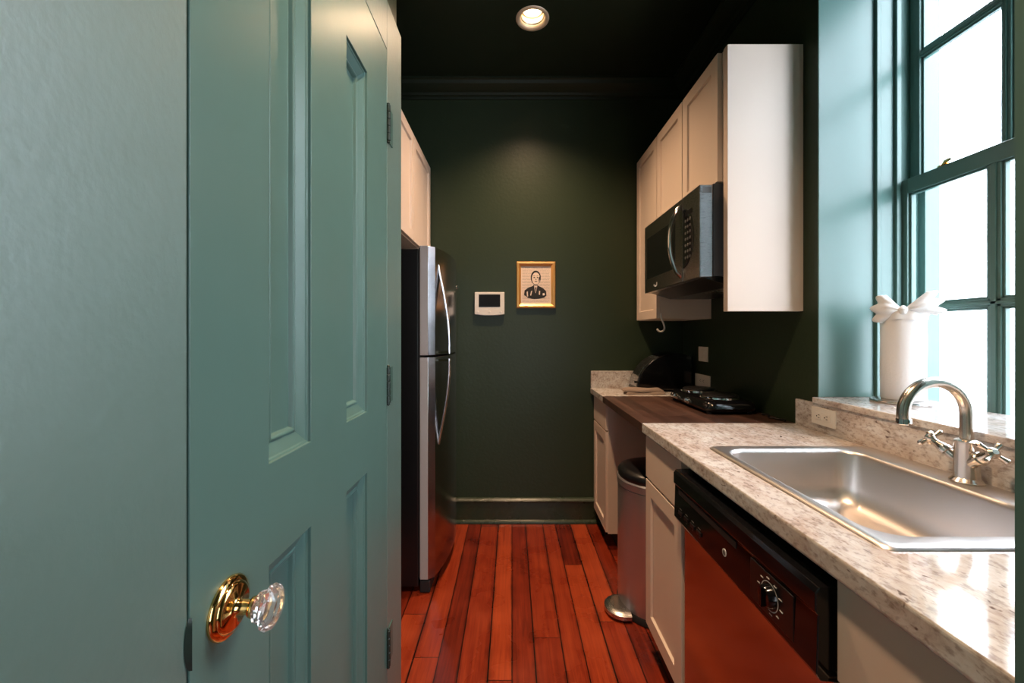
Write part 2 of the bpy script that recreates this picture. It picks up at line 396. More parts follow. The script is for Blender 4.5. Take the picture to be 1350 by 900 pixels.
# ---------------------------------------------------------------- closet door
dr = thing('door_1', 'green panelled closet door with crystal knob in the left wall', 'door', (XC, DY1, 0)); dr['kind'] = 'structure'
c1, c2 = (0.630, 0.761), (0.925, 1.056)
pn = [(a, b, v0, v1) for a, b in (c1, c2) for v0, v1 in ((0.25, 0.926), (1.082, 1.948))]
prof = [(0.0, 0.0060), (0.003, 0.0065), (0.004, 0.0085), (0.025, 0.0170), (0.0265, 0.0150), (0.030, 0.0145), (0.033, 0.0165), (0.035, 0.0225), (0.0355, 0.0235)]
bm = panelled(B(), DY0, DY1, 0.01, DZ, 0.036, pn, prof, '+X', XC)
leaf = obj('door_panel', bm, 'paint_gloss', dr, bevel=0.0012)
for i, z in enumerate((1.905, 1.128, 0.348)):
    h = obj('hinge', box(B(), XC, XC+0.0025, DY1+0.005, DY1+0.052, z-0.052, z+0.052), 'hinge_light', dr)
    bm = B(); y = DY1+0.004
    for k in range(5):
        lathe(bm, (XC+0.0035, y, z-0.052+k*0.0212), (0, 0, 1), [(0, 0.0055), (0.001, 0.0065), (0.0192, 0.0065), (0.0202, 0.0055)], 14)
    lathe(bm, (XC+0.0035, y, z+0.053), (0, 0, 1), [(0, 0.004), (0.004, 0.005), (0.008, 0.001)], 12)
    lathe(bm, (XC+0.0035, y, z-0.061), (0, 0, 1), [(0, 0.001), (0.004, 0.005), (0.008, 0.004)], 12)
    obj('hinge_knuckle', bm, 'antique', h, smooth=True)
KZ, KY = 0.925, 0.538
kb = B()
lathe(kb, (XC, KY, KZ), (1, 0, 0), [(0, 0.038), (0.003, 0.0385), (0.006, 0.036), (0.0075, 0.031), (0.009, 0.0305), (0.0115, 0.026), (0.0125, 0.013), (0.016, 0.0095), (0.030, 0.009), (0.032, 0.0125), (0.036, 0.0135), (0.039, 0.012)], 48)
ro = obj('knob_rose', kb, 'brass', dr, smooth=True, angle=50, label='polished brass knob rose')
kb = B()
n = 12; prs = [(0.037, 0.012, 0), (0.041, 0.0185, 0), (0.050, 0.0205, 0.5), (0.055, 0.0275, 0), (0.061, 0.0255, 0.5), (0.067, 0.013, 0), (0.0675, 0.0, 0)]
rings = []
for t, r, o in prs:
    if r == 0: continue
    rings.append(ring(kb, [(XC+t, KY+r*math.cos(2*PI*(k+o)/n), KZ+r*math.sin(2*PI*(k+o)/n)) for k in range(n)]))
for i in range(len(rings)-1):
    a, b = rings[i], rings[i+1]
    oa, ob = prs[i][2], prs[i+1][2]
    for k in range(n):
        if oa == ob: kb.faces.new((a[k], a[(k+1) % n], b[(k+1) % n], b[k]))
        elif ob > oa:
            kb.faces.new((a[k], a[(k+1) % n], b[k])); kb.faces.new((b[k], a[(k+1) % n], b[(k+1) % n]))
        else:
            kb.faces.new((a[k], b[(k+1) % n], b[k])); kb.faces.new((a[k], a[(k+1) % n], b[(k+1) % n]))
kb.faces.new(list(reversed(rings[0]))); kb.faces.new(rings[-1])
obj('crystal_knob', kb, 'crystal', ro, label='faceted clear crystal knob')
# strike lip curling out of the gap beside the knob
bm = B(); pts = []
for s in range(9):
    t = s/8; z = 0.895+0.060*t; w = 0.0055*max(0.0, math.sin(PI*t))**0.6+0.0004
    pts.append((z, w))
a = ring(bm, [(XC+0.0008, DY0-0.002-w*1.2, z) for z, w in pts]); b_ = ring(bm, [(XC+0.0045, DY0-0.002, z) for z, w in pts]); c = ring(bm, [(XC+0.0008, DY0-0.002+w*0.7, z) for z, w in pts])
bridge(bm, a, b_, False); bridge(bm, b_, c, False); bridge(bm, c, a, False)
obj('strike_lip', bm, 'antique', dr, smooth=True, label='dark painted strike lip at the latch side')

# ---------------------------------------------------------------- window
X1, X2, SD = 1.470, 1.508, 0.034         # inner faces of the lower and the upper sash, sash depth
w = thing('window_1', 'tall green double-hung sash window over the sink', 'window', (X1, 1.118, 0.94)); w['kind'] = 'structure'
bm = B()     # jamb lining with its stops
for y0, s in ((WY1, -1), (WY0, 1)):
    box(bm, XR-0.0015, 1.375, y0, y0+s*0.006, 1.0405, WZ1)                # flat board lining the reveal
    box(bm, 1.375, 1.392, y0, y0+s*0.018, 0.935, WZ1)                  # bead at the end of the reveal
    box(bm, 1.392, 1.466, y0, y0+s*0.008, 0.935, WZ1)
    box(bm, 1.448, 1.466, y0+s*0.008, y0+s*0.020, 0.935, WZ1)
    box(bm, 1.466, 1.60, y0, y0+s*0.006, 0.935, WZ1)
    box(bm, 1.544, 1.60, y0+s*0.006, y0+s*0.030, 0.935, WZ1)
box(bm, 1.392, 1.60, WY0, WY1, WZ1-0.02, WZ1)
box(bm, 1.466, 1.60, WY0, WY1, 0.931, 0.945)
obj('window_frame', bm, 'paint_gloss', w, bevel=0.002)
def sash(x, z0, z1, rowz, cols, name, zr0, zr1):
    bm = B(); ya, yb = WY0+0.008, WY1-0.008
    g0, g1 = cols[0][0], cols[-1][1]
    box(bm, x, x+SD, g1, yb, z0, z1); box(bm, x, x+SD, ya, g0, z0, z1)
    box(bm, x, x+SD, g0, g1, z0, zr0); box(bm, x, x+SD, g0, g1, zr1, z1)
    for (a, b), (c, d) in zip(cols, cols[1:]):
        box(bm, x+0.004, x+SD-0.004, b, c, zr0, zr1); box(bm, x-0.0, x+SD, b+0.010, c-0.010, zr0, zr1)
    box(bm, x+0.004, x+SD-0.004, g0, g1, rowz-0.013, rowz+0.013); box(bm, x, x+SD, g0, g1, rowz-0.005, rowz+0.005)
    # glazing bead step round every light
    for a, b in cols:
        for c, d in ((zr0, rowz-0.013), (rowz+0.013, zr1)):
            q = 0.007
            box(bm, x+0.009, x+SD-0.009, a, a+q, c, d); box(bm, x+0.009, x+SD-0.009, b-q, b, c, d)
            box(bm, x+0.009, x+SD-0.009, a, b, c, c+q); box(bm, x+0.009, x+SD-0.009, a, b, d-q, d)
    s = obj(name, bm, 'paint_gloss', w, bevel=0.0012, seg=1)
    obj('glass_pane', box(B(), x+SD/2-0.001, x+SD/2+0.001, g0, g1, zr0, zr1), 'glass', s)
    return s
cl = [(0.698, 0.954), (0.990, 1.246), (1.282, 1.538)]
lo = sash(X1, 0.945, 1.855, 1.376, cl, 'lower_sash', 0.985, 1.802)
cu = [(0.706, 0.958), (0.982, 1.252), (1.276, 1.530)]
up = sash(X2, 1.815, WZ1-0.022, 2.315, cu, 'upper_sash', 1.862, 2.74)
bm = B(); lathe(bm, (X1+0.018, 1.42, 1.855), (0, 0, 1), [(0, 0.020), (0.004, 0.020), (0.006, 0.010), (0.012, 0.009), (0.016, 0.006)], 16)
tube(bm, [(X1+0.018, 1.42, 1.866), (X1+0.004, 1.405, 1.867), (X1-0.004, 1.385, 1.866)], [0.006, 0.007, 0.005], 8)
obj('sash_lock', bm, 'brass', lo, smooth=True)

# outside: porch, railing and the neighbour's clapboard wall
struct(obj('ground', box(B(), XO, 12, -6, 14, -0.25, -0.05), 'deck'), 'pale porch boards outside the window')
rl = thing('porch_railing', 'white porch railing seen through the lower window panes', 'railing', (3.0, 3.5, -0.05))
bm = B(); box(bm, 2.95, 3.05, 0.5, 7, 0.90, 0.95); obj('top_rail', bm, 'railing', rl)
bm = B(); box(bm, 2.97, 3.03, 0.5, 7, 0.06, 0.11); obj('bottom_rail', bm, 'railing', rl)
for k in range(58):
    y = 0.6+k*0.11
    obj('baluster', box(B(), 2.983, 3.017, y-0.017, y+0.017, 0.11, 0.90), 'railing', rl)
for y in (0.5, 3.7, 7.0): obj('post', box(B(), 2.95, 3.05, y-0.05, y+0.05, -0.05, 1.02), 'railing', rl)
nb = thing('neighbouring_house', 'white clapboard house wall beyond the window', 'house', (6.0, 4.0, -0.05))
bm = B()
for k in range(26):
    z = -0.05+k*0.16
    prism(bm, [(6.00, z), (6.10, z), (6.10, z+0.16), (6.03, z+0.16)], 'Y', -2, 11)
obj('clapboard_wall', bm, 'vinyl', nb)
bm = B(); prism(bm, [(5.75, 4.06), (6.5, 4.06), (6.5, 4.45), (6.0, 4.25), (5.75, 4.15)], 'Y', -2.2, 11.2)
obj('eaves', bm, 'railing', nb)

# ---------------------------------------------------------------- counters
XF = 0.533; ZC = 0.915
# near granite with the sink cut-out
bm = B()
def slab_hole(bm, o, h, z0, z1):
    (a, b, c, d), (e, f, g, i) = o, h
    R = lambda x0, x1, y0, y1, z: ring(bm, [(x0,y0,z),(x1,y0,z),(x1,y1,z),(x0,y1,z)])
    ot, it, ob, ib = R(a,b,c,d,z1), R(e,f,g,i,z1), R(a,b,c,d,z0), R(e,f,g,i,z0)
    bridge(bm, ot, it); bridge(bm, ob, ib); bridge(bm, ot, ob); bridge(bm, it, ib)
slab_hole(bm, (XF, XR, 0.400, 1.699), (0.648, 1.085, 0.72, 1.30), ZC-0.04, ZC)
tag(obj('granite_countertop', bm, 'granite', bevel=0.006, seg=3), 'speckled pinkish granite countertop holding the sink', 'countertop')
tag(obj('butcher_block', box(B(), XF, XR, 1.701, 2.434, ZC-0.038, ZC-0.001), 'butcher', bevel=0.003), 'dark brown butcher block top bridging the gap over the trash can', 'countertop')
tag(obj('granite_countertop', box(B(), XF, XR, 2.436, YB, ZC-0.04, ZC), 'granite', bevel=0.005, seg=3), 'short speckled granite countertop under the toaster against the end wall', 'countertop')
tag(obj('granite_backsplash', box(B(), XF+0.002, XR, YB-0.02, YB, ZC, 1.030), 'granite', bevel=0.002), 'low granite backsplash on the end wall behind the toaster', 'backsplash')
tag(obj('granite_backsplash', box(B(), 1.148, XR, 0.400, 1.676, ZC, 1.018), 'granite', bevel=0.002), 'long granite backsplash behind the sink below the window', 'backsplash')
tag(obj('granite_sill', box(B(), 1.142, X1-0.001, WY0+0.001, WY1-0.001, 1.018, 1.040), 'granite', bevel=0.003), 'granite window sill carrying the paper towel roll', 'sill')

# cream cabinets -------------------------------------------------
SHAKER = [(0.0, 0.0), (0.004, 0.009), (0.006, 0.009)]
def cab_front(name, parent, y0, y1, z0, z1, x, fr=0.058, flat=False, face='-X', T=0.02):
    g = 0.0015
    if flat: return obj(name, box(B(), x, x+(T if face == '-X' else -T), y0+g, y1-g, z0+g, z1-g), 'cream', parent, bevel=0.0015)
    bm = panelled(B(), y0+g, y1-g, z0+g, z1-g, T, [(y0+fr, y1-fr, z0+fr, z1-fr)], SHAKER, face, x)
    return obj(name, bm, 'cream', parent, bevel=0.0012)
XD = 0.546     # front of the base cabinet doors
def base_cab(label, y0, y1, z_open=None):
    t = thing('base_cabinet', label, 'cabinet', (XD+0.3, (y0+y1)/2, 0), 'base cabinets under the counters')
    bm = B()
    x0, x1 = XD+0.021, XR
    box(bm, x0, x1, y0, y1, 0.10, 0.12); box(bm, x0, x1, y0, y0+0.018, 0.12, ZC-0.042); box(bm, x0, x1, y1-0.018, y1, 0.12, ZC-0.042)
    box(bm, x1-0.012, x1, y0+0.018, y1-0.018, 0.12, ZC-0.042)
    box(bm, x0, x0+0.02, y0+0.018, y1-0.018, ZC-0.08, ZC-0.042); box(bm, x0, x0+0.02, y0+0.018, y1-0.018, 0.67, 0.71)
    obj('body', bm, 'cream', t)
    obj('toe_kick', box(B(), XD+0.085, XD+0.10, y0, y1, 0.0, 0.10), 'rubber', t, label='black recessed toe kick')
    return t
ZD = 0.697
t = base_cab('narrow cream base cabinet with drawer between trash can and dishwasher', 1.330, 1.690)
cab_front('drawer', t, 1.334, 1.688, ZD+0.003, ZC-0.043, XD, flat=True)
cab_front('door', t, 1.334, 1.688, 0.105, ZD-0.003, XD)
t = base_cab('far cream base cabinet with drawer against the end wall', 2.440, YB-0.003)
cab_front('drawer', t, 2.444, 2.800, ZD+0.010, ZC-0.043, XD+0.008, flat=True)
cab_front('door', t, 2.444, 2.800, 0.105, ZD+0.004, XD+0.008)
t = base_cab('nearest cream base cabinet with plain drawer front beside the dishwasher', 0.400, 0.700)
cab_front('drawer', t, 0.403, 0.696, ZD, ZC-0.046, XD, flat=True)
cab_front('door', t, 0.403, 0.696, 0.105, ZD-0.008, XD)

# wall cabinets (right)
XU = 0.861; ZU0, ZU1 = 1.371, 2.437
tag(obj('cabinet_end_panel', box(B(), XU, XR-0.001, 1.651, 1.684, ZU0, ZU1), 'cream', bevel=0.0012), 'tall cream end panel of the right wall cabinets facing the window', 'panel')
def wall_cab(name, label, y0, y1, z0, z1, doors, x0, x1, face='-X', group='cream wall cabinets on the right wall'):
    t = thing(name, label, 'cabinet', ((x0+x1)/2, (y0+y1)/2, z0), group)
    s = 1 if face == '-X' else -1
    xf = x0 if face == '-X' else x1
    obj('body', box(B(), x0, x1, y0, y1, z0, z1), 'cream', t, bevel=0.001)
    for a, b in doors: cab_front('door', t, a, b, z0+0.001, z1-0.001, xf-s*0.0205, fr=0.055, face=face)
    return t
wall_cab('wall_cabinet', 'cream two-door wall cabinet above the microwave', 1.686, 2.412, 1.905, ZU1, [(1.698, 2.050), (2.054, 2.410)], XU+0.004, XR-0.001)
tall = wall_cab('wall_cabinet', 'tall cream wall cabinet in the far corner beside the microwave', 2.414, YB-0.003, 1.368, ZU1, [(2.416, 2.800)], XU+0.004, XR-0.001)
t = wall_cab('wall_cabinet', 'cream two-door wall cabinet above the refrigerator', 1.86, YB-0.003, 1.800, 2.405, [(1.865, 2.330), (2.334, 2.802)], XL+0.001, -0.573, '+X', 'cream wall cabinets above the refrigerator')
# white utility hook under the corner cabinet
bm = B(); hy = 2.40; hx = 0.872
pts = [(hx, hy, 1.372)]
pts = [(hx-0.012, hy-0.01, 1.40), (hx-0.010, hy-0.01, 1.372), (hx+0.004, hy-0.01, 1.34)]
for k in range(9):
    a = PI*0.05 - PI*0.95*k/8
    pts.append((hx-0.012+0.022*math.cos(a), hy-0.01, 1.315+0.022*math.sin(a)))
tube(bm, pts, 0.0052, 8)
tag(obj('utility_hook', bm, 'white_plastic', smooth=True), 'white hook hanging under the corner wall cabinet', 'hook')

# ---------------------------------------------------------------- microwave
XM = 0.7705; MY0, MY1, MZ0, MZ1 = 1.700, 2.400, 1.514, 1.894
mw = thing('microwave', 'stainless over-the-counter microwave with curved handle below the wall cabinets', 'microwave', (0.95, 2.05, MZ0))
obj('body', box(B(), XM+0.058, XR-0.002, MY0+0.004, MY1-0.004, MZ0+0.004, MZ1+0.006), simple('microwave_side_paint', (0.035, 0.045, 0.065), 0.3, bump=((1,1,1), 5, 0.0)), mw, bevel=0.003, label='dark blue-black side casing')
YS = 1.866    # split between the control panel (near) and the door (far)
md = obj('door', box(B(), XM, XM+0.056, YS, MY1, MZ0, MZ1), 'steel_dark', mw, bevel=0.004, seg=3)
obj('window', box(B(), XM-0.0012, XM+0.002, YS+0.085, MY1-0.045, MZ0+0.075, MZ1-0.075), 'black_gloss', md, bevel=0.001, label='black glass window')
cp = obj('control_panel', box(B(), XM, XM+0.056, MY0, YS-0.003, MZ0, MZ1), 'steel_dark', mw, bevel=0.004, seg=3)
bm = B()     # rounded keypad field bulging toward the near side
pts = []
for k in range(17):
    a = -PI/2+PI*k/16; pts.append((YS-0.012-0.105*math.cos(a), (MZ0+MZ1)/2+0.130*math.sin(a)))
pts += [(YS-0.004, (MZ0+MZ1)/2+0.130), (YS-0.004, (MZ0+MZ1)/2-0.130)]
prism(bm, pts, 'X', XM-0.0012, XM+0.002)
kf = obj('keypad', bm, 'black_gloss', cp, label='black keypad field')
for r in range(7):
    for c in range(3):
        z = (MZ0+MZ1)/2+0.075-r*0.027; y = YS-0.032-c*0.024
        bm = B(); lathe(bm, (XM-0.0012, y, z), (-1, 0, 0), [(0, 0.0068), (0.0008, 0.0060)], 12)
        obj('key', bm, 'mark_dim', cp)
bm = B(); box(bm, XM-0.002, XM-0.0008, YS-0.10, YS-0.03, (MZ0+MZ1)/2+0.096, (MZ0+MZ1)/2+0.116); obj('display', bm, 'screen', cp)
bm = B(); pts = []
for k in range(15):
    a = -1+2*k/14; pts.append((XM+0.002-0.052*(1-a*a)**0.75 if abs(a) < 1 else XM+0.006, YS+0.028, 1.704+0.165*a))
tube(bm, pts, 0.011, 12, flat=(1.25, 0.8)); obj('handle', bm, 'chrome', md, smooth=True, label='bowed chrome handle')
bm = B(); box(bm, XM-0.0015, XM+0.001, 2.205, 2.23, 1.534, 1.541); box(bm, XM-0.0015, XM+0.001, 2.195, 2.203, 1.536, 1.556); box(bm, XM-0.0015, XM+0.001, 2.232, 2.245, 1.540, 1.548)
obj('emblem', bm, 'mark_grey', md, label='small pale emblem on the lower rail')
bm = B(); prism(bm, [(XM+0.02, MZ0+0.003), (XR-0.01, MZ0+0.003), (XR-0.03, MZ0-0.035), (XM+0.14, MZ0-0.035)], 'Y', MY0+0.02, MY1-0.02)
vn = obj('underside', bm, 'black_plastic', mw)
bm = B()
for k in range(7): box(bm, XM+0.16+k*0.018, XM+0.172+k*0.018, MY0+0.06, MY0+0.3, MZ0-0.038, MZ0-0.035)
obj('grease_filter', bm, 'steel', vn)
bm = B(); box(bm, XM+0.012, XM+0.050, MY0-0.0012, MY0+0.002, MZ1-0.034, MZ1-0.008); obj('vent_slot', bm, 'mark_dim', cp)

# ---------------------------------------------------------------- refrigerator
FR0, FR1 = 2.035, 2.775; FT = 1.715
fr = thing('refrigerator', 'stainless top-freezer refrigerator with black sides standing in the left alcove', 'refrigerator', (-0.8, 2.4, 0))
obj('body', box(B(), -1.12, -0.462, FR0+0.006, FR1-0.006, 0.03, FT-0.012), 'black_plastic', fr, bevel=0.006, label='black cabinet body')
obj('base_grille', box(B(), -0.455, -0.405, FR0+0.004, FR1-0.004, 0.004, 0.064), 'rubber', fr, bevel=0.004, label='black base grille')
def bow(bm, z0, z1):
    pts = [(-0.454, FR0), ]
    n = 26
    for k in range(n+1):
        t = k/n; y = FR0+(FR1-FR0)*t; q = 2*t-1
        x = -0.392+0.056*(1-q*q)
        e = min(t, 1-t)*(FR1-FR0)
        if e < 0.022: x -= 0.022*(1-math.sqrt(max(0, 1-((0.022-e)/0.022)**2)))
        pts.append((x, y))
    # extra points in the rounded corners
    pts.append((-0.454, FR1))
    prism(bm, pts, 'Z', z0, z1)
for nm, z0, z1, zt, zb in (('freezer_door', 1.174, FT, 1.63, 1.180), ('fridge_door', 0.070, 1.164, 0.72, 1.155)):
    bm = B(); bow(bm, z0, z1); d = obj(nm, bm, 'steel_door', fr, smooth=True, bevel=0.002, angle=30)
    d.data.materials.append(M['door_edge'])
    for p in d.data.polygons:          # the painted end faces of the door
        if abs(p.normal.y) > 0.9 and p.center.x < -0.41: p.material_index = 1
    hy = FR0+0.078; hx0 = -0.378
    bm = B(); pts = []
    for k in range(15):
        u = k/14; z = zt+(zb-zt)*u
        pts.append((hx0+0.004+0.056*math.sin(PI/2*min(1, u*1.08))**1.1, hy, z))
    tube(bm, pts, 0.0140, 12, flat=(1.1, 0.55))
    zz = zb + (0.008 if nm == 'freezer_door' else -0.008)
    box(bm, hx0-0.004, pts[-1][0]+0.004, hy-0.011, hy+0.011, zz-0.006, zz+0.006)
    obj('handle', bm, 'chrome', d, smooth=True, label='bowed chrome handle')
bm = B(); lathe(bm, (-0.349, 2.605, 1.572), (1, 0, 0), [(0, 0.013), (0.003, 0.012), (0.004, 0.007)], 12); obj('badge', bm, 'chrome', fr, smooth=True, label='small chrome badge at the upper corner')
obj('door_gasket', box(B(), -0.462, -0.453, FR0+0.01, FR1-0.01, 0.075, FT-0.01), 'rubber', fr)
bm = B(); box(bm, -0.50, -0.42, FR1-0.09, FR1-0.02, FT-0.012, FT+0.012); obj('hinge_cover', bm, 'black_plastic', fr, bevel=0.004)

# ---------------------------------------------------------------- dishwasher
dw = thing('dishwasher', 'dishwasher with black control panel and steel door under the granite counter', 'dishwasher', (0.85, 1.015, 0))
DWa, DWb = 0.704, 1.326
obj('body', box(B(), 0.575, 0.645, DWa+0.004, DWb-0.004, 0.10, ZC-0.042), 'black_plastic', dw)
obj('door_panel', box(B(), XD+0.006, 0.573, DWa+0.003, DWb-0.002, 0.12, 0.690), 'dish_steel', dw, bevel=0.003, label='brushed steel door panel')
obj('toe_panel', box(B(), 0.61, 0.63, DWa+0.003, DWb-0.003, 0.0, 0.115), 'rubber', dw)
bm = B(); prism(bm, [(0.572, 0.684), (0.526, 0.688), (0.519, 0.700), (0.5215, 0.800), (0.517, 0.806), (0.517, 0.838), (0.524, 0.848), (0.572, 0.850)], 'Y', DWa, DWb-0.002)
cp = obj('control_panel', bm, 'black_gloss', dw, bevel=0.002, label='glossy black control panel')
bm = B(); box(bm, 0.5195, 0.523, 0.96, 1.29, 0.780, 0.797); obj('handle_groove', bm, 'rubber', cp, bevel=0.001)
bm = B(); box(bm, 0.5185, 0.522, 0.762, 0.90, 0.710, 0.795); obj('dial_plate', bm, 'black_plastic', cp, bevel=0.001)
def px_front(): pass
bm = B(); lathe(bm, (0.519, 0.832, 0.752), (-1, 0, 0), [(0, 0.024), (0.010, 0.021), (0.014, 0.019), (0.015, 0.0)], 28); box(bm, 0.499, 0.505, 0.829, 0.835, 0.733, 0.771)
kn = obj('cycle_knob', bm, 'black_gloss', cp, smooth=True)
bm = B()     # printed ring and marks round the dial
n = 40
r0 = ring(bm, [(0.5178, 0.832+0.0285*math.cos(2*PI*k/n), 0.752+0.0285*math.sin(2*PI*k/n)) for k in range(n)]); r1 = ring(bm, [(0.5178, 0.832+0.0265*math.cos(2*PI*k/n), 0.752+0.0265*math.sin(2*PI*k/n)) for k in range(n)])
bridge(bm, r0, r1)
for k in range(10):
    a = 2*PI*k/10+0.2; y, z = 0.832+0.037*math.cos(a), 0.752+0.034*math.sin(a)
    box(bm, 0.5175, 0.5182, y-0.0045, y+0.0045, z-0.0010, z+0.0010)
obj('dial_marking', bm, 'mark_grey', cp)
bm = B(); lathe(bm, (0.5205, 1.012, 0.745), (-1, 0, 0), [(0, 0.0095), (0.0015, 0.009)], 20); bd = obj('badge', bm, 'mark_grey', cp, label='round pale badge')
bm = B(); lathe(bm, (0.519, 1.012, 0.745), (-1, 0, 0), [(0, 0.006), (0.0004, 0.006)], 16); obj('badge_centre', bm, 'mark_dim', bd)
for k in range(4):
    y = 1.275-k*0.042
    b1 = obj('button', box(B(), 0.5165, 0.5215, y-0.016, y+0.012, 0.722, 0.733), 'black_plastic', cp, bevel=0.001)
    obj('button_marking', box(B(), 0.5193, 0.5205, y-0.010, y+0.006, 0.7385, 0.7405), 'mark_dim', cp)
    obj('button_marking', box(B(), 0.5193, 0.5205, y-0.006, y+0.002, 0.7140, 0.7165), 'mark_dim', cp)
# ---------------------------------------------------------------- sink
sk = thing('sink', 'stainless drop-in sink with one deep bowl set into the granite', 'sink', (0.88, 1.01, ZC))
bm = B()
L = []
def rr(x0, x1, y0, y1, r, z): L.append(ring(bm, rrect(x0, x1, y0, y1, r, z)))
ox0, ox1, oy0, oy1 = 0.627, 1.140, 0.693, 1.328
rr(ox0, ox1, oy0, oy1, 0.022, ZC+0.0005)
rr(ox0+0.003, ox1-0.003, oy0+0.003, oy1-0.003, 0.022, ZC+0.005)
rr(ox0+0.010, ox1-0.010, oy0+0.010, oy1-0.010, 0.022, ZC+0.0075)
rr(ox0+0.016, ox1-0.014, oy0+0.016, oy1-0.016, 0.025, ZC+0.0065)
bx0, bx1, by0, by1 = 0.658, 1.052, 0.738, 1.288
rr(bx0-0.006, bx1+0.006, by0-0.006, by1+0.006, 0.062, ZC+0.006)
rr(bx0, bx1, by0, by1, 0.058, ZC+0.003)
rr(bx0+0.003, bx1-0.003, by0+0.003, by1-0.003, 0.056, ZC-0.006)
rr(bx0+0.010, bx1-0.010, by0+0.010, by1-0.010, 0.054, ZC-0.100)
rr(bx0+0.018, bx1-0.018, by0+0.018, by1-0.018, 0.054, ZC-0.135)
rr(bx0+0.034, bx1-0.034, by0+0.034, by1-0.034, 0.050, ZC-0.154)
rr(bx0+0.060, bx1-0.060, by0+0.060, by1-0.060, 0.045, ZC-0.162)
for a, b in zip(L, L[1:]): bridge(bm, a, b)
# floor falling gently to the drain
dc = (0.855, 0.98); n = len(L[-1])
inner = ring(bm, [(dc[0]+0.045*math.cos(math.atan2(v.co.y-dc[1], v.co.x-dc[0])), dc[1]+0.045*math.sin(math.atan2(v.co.y-dc[1], v.co.x-dc[0])), ZC-0.170) for v in L[-1]])
bridge(bm, L[-1], inner)
bm.faces.new(inner)
obj('basin', bm, 'sink_steel', sk, smooth=True, angle=75)
bm = B(); lathe(bm, (dc[0], dc[1], ZC-0.170), (0, 0, 1), [(0.0, 0.043), (0.003, 0.042), (0.002, 0.034), (0.0008, 0.030)], 28)
obj('drain', bm, 'chrome', sk, smooth=True)

# ---------------------------------------------------------------- faucet
fc = thing('faucet', 'brushed nickel gooseneck faucet with two cross handles behind the sink', 'faucet', (1.100, 1.0, ZC+0.007))
fx, fy, fz = 1.100, 1.0, ZC+0.0065
bm = B(); lathe(bm, (fx, fy, fz), (0, 0, 1), [(0, 0.031), (0.004, 0.031), (0.008, 0.027), (0.012, 0.0235), (0.092, 0.0225), (0.095, 0.0235), (0.100, 0.0235), (0.104, 0.018)], 32)
bdy = obj('body', bm, 'nickel', fc, smooth=True)
bm = B(); pts = [(fx, fy, fz+0.10), (fx, fy, fz+0.13), (fx, fy, fz+0.16)]
R_ = 0.077; cz = fz+0.165
for k in range(1, 21):
    a = PI*k/20*1.02; pts.append((fx-R_+R_*math.cos(a), fy, cz+R_*math.sin(a)))
pts.append((pts[-1][0]+0.001, fy, pts[-1][2]-0.008))
tube(bm, pts, 0.0128, 16); obj('spout', bm, 'nickel', fc, smooth=True)
bm = B(); e = pts[-1]; lathe(bm, (e[0], fy, e[2]+0.002), (0.05, 0, -1), [(0, 0.0142), (0.002, 0.0148), (0.012, 0.0148), (0.014, 0.013)], 20); obj('aerator', bm, 'chrome', fc, smooth=True)
for s in (1, -1):
    d = Vector((-0.22, s*0.86, 0.62)).normalized(); base = Vector((fx, fy, fz+0.040))
    bm = B(); lathe(bm, base, d, [(0.010, 0.0135), (0.042, 0.012), (0.044, 0.0155), (0.052, 0.0155), (0.054, 0.0125), (0.060, 0.0125), (0.068, 0.009), (0.082, 0.0085)], 20)
    a = obj('handle_stem', bm, 'nickel', fc, smooth=True)
    bm = B(); c = base+d*0.088; u, v = frame_of(d)
    lathe(bm, base+d*0.080, d, [(0, 0.009), (0.004, 0.012), (0.012, 0.012), (0.017, 0.006)], 16)
    for k in range(4):
        ang = PI/4+PI/2*k; q = u*math.cos(ang)+v*math.sin(ang)
        tube(bm, [c, c+q*0.012, c+q*0.022, c+q*0.027, c+q*0.031], [0.006, 0.0048, 0.006, 0.0072, 0.003], 10)
    obj('cross_handle', bm, 'nickel', a, smooth=True)

# ---------------------------------------------------------------- outlet on the backsplash, plates on the wall
def plate(name, label, x, y0, y1, z0, z1, kind, cat, holes=1, group=None):
    t = thing(name, label, cat, (x, (y0+y1)/2, z0), group)
    p = obj('cover_plate', box(B(), x-0.006, x, y0, y1, z0, z1), 'white_plastic', t, bevel=0.002)
    yc, zc = (y0+y1)/2, (z0+z1)/2
    if kind == 'outlet':
        for s in (-1, 1):
            yy = yc+s*0.0195
            r = obj('socket', box(B(), x-0.0075, x-0.005, yy-0.0165, yy+0.0165, zc-0.014, zc+0.014), 'white_plastic', t, bevel=0.003)
            bm = B(); box(bm, x-0.0079, x-0.0072, yy-0.007, yy+0.002, zc+0.004, zc+0.0062); box(bm, x-0.0079, x-0.0072, yy-0.006, yy+0.002, zc-0.0062, zc-0.004)
            lathe(bm, (x-0.0072, yy+0.008, zc), (-1, 0, 0), [(0, 0.0026), (0.0007, 0.0026)], 10)
            obj('slots', bm, 'print_black', r)
    else:
        for k in range(holes):
            yy = yc+(k-(holes-1)/2)*0.046
            obj('rocker', box(B(), x-0.009, x-0.005, yy-0.015, yy+0.015, z0+0.016, z1-0.016), 'white_plastic', t, bevel=0.002)
plate('wall_outlet', 'ivory double outlet set in the granite backsplash left of the sink', 1.148, 1.462, 1.578, 0.942, 1.006, 'outlet', 'outlet')
plate('switch_plate', 'small white switch plate on the dark green wall above the burner', XR, 2.452, 2.570, 1.113, 1.202, 'switch', 'switch', 2)
plate('wall_outlet', 'white outlet plate half hidden between toaster and burner', XR, 2.42, 2.62, 0.955, 1.032, 'outlet', 'outlet')

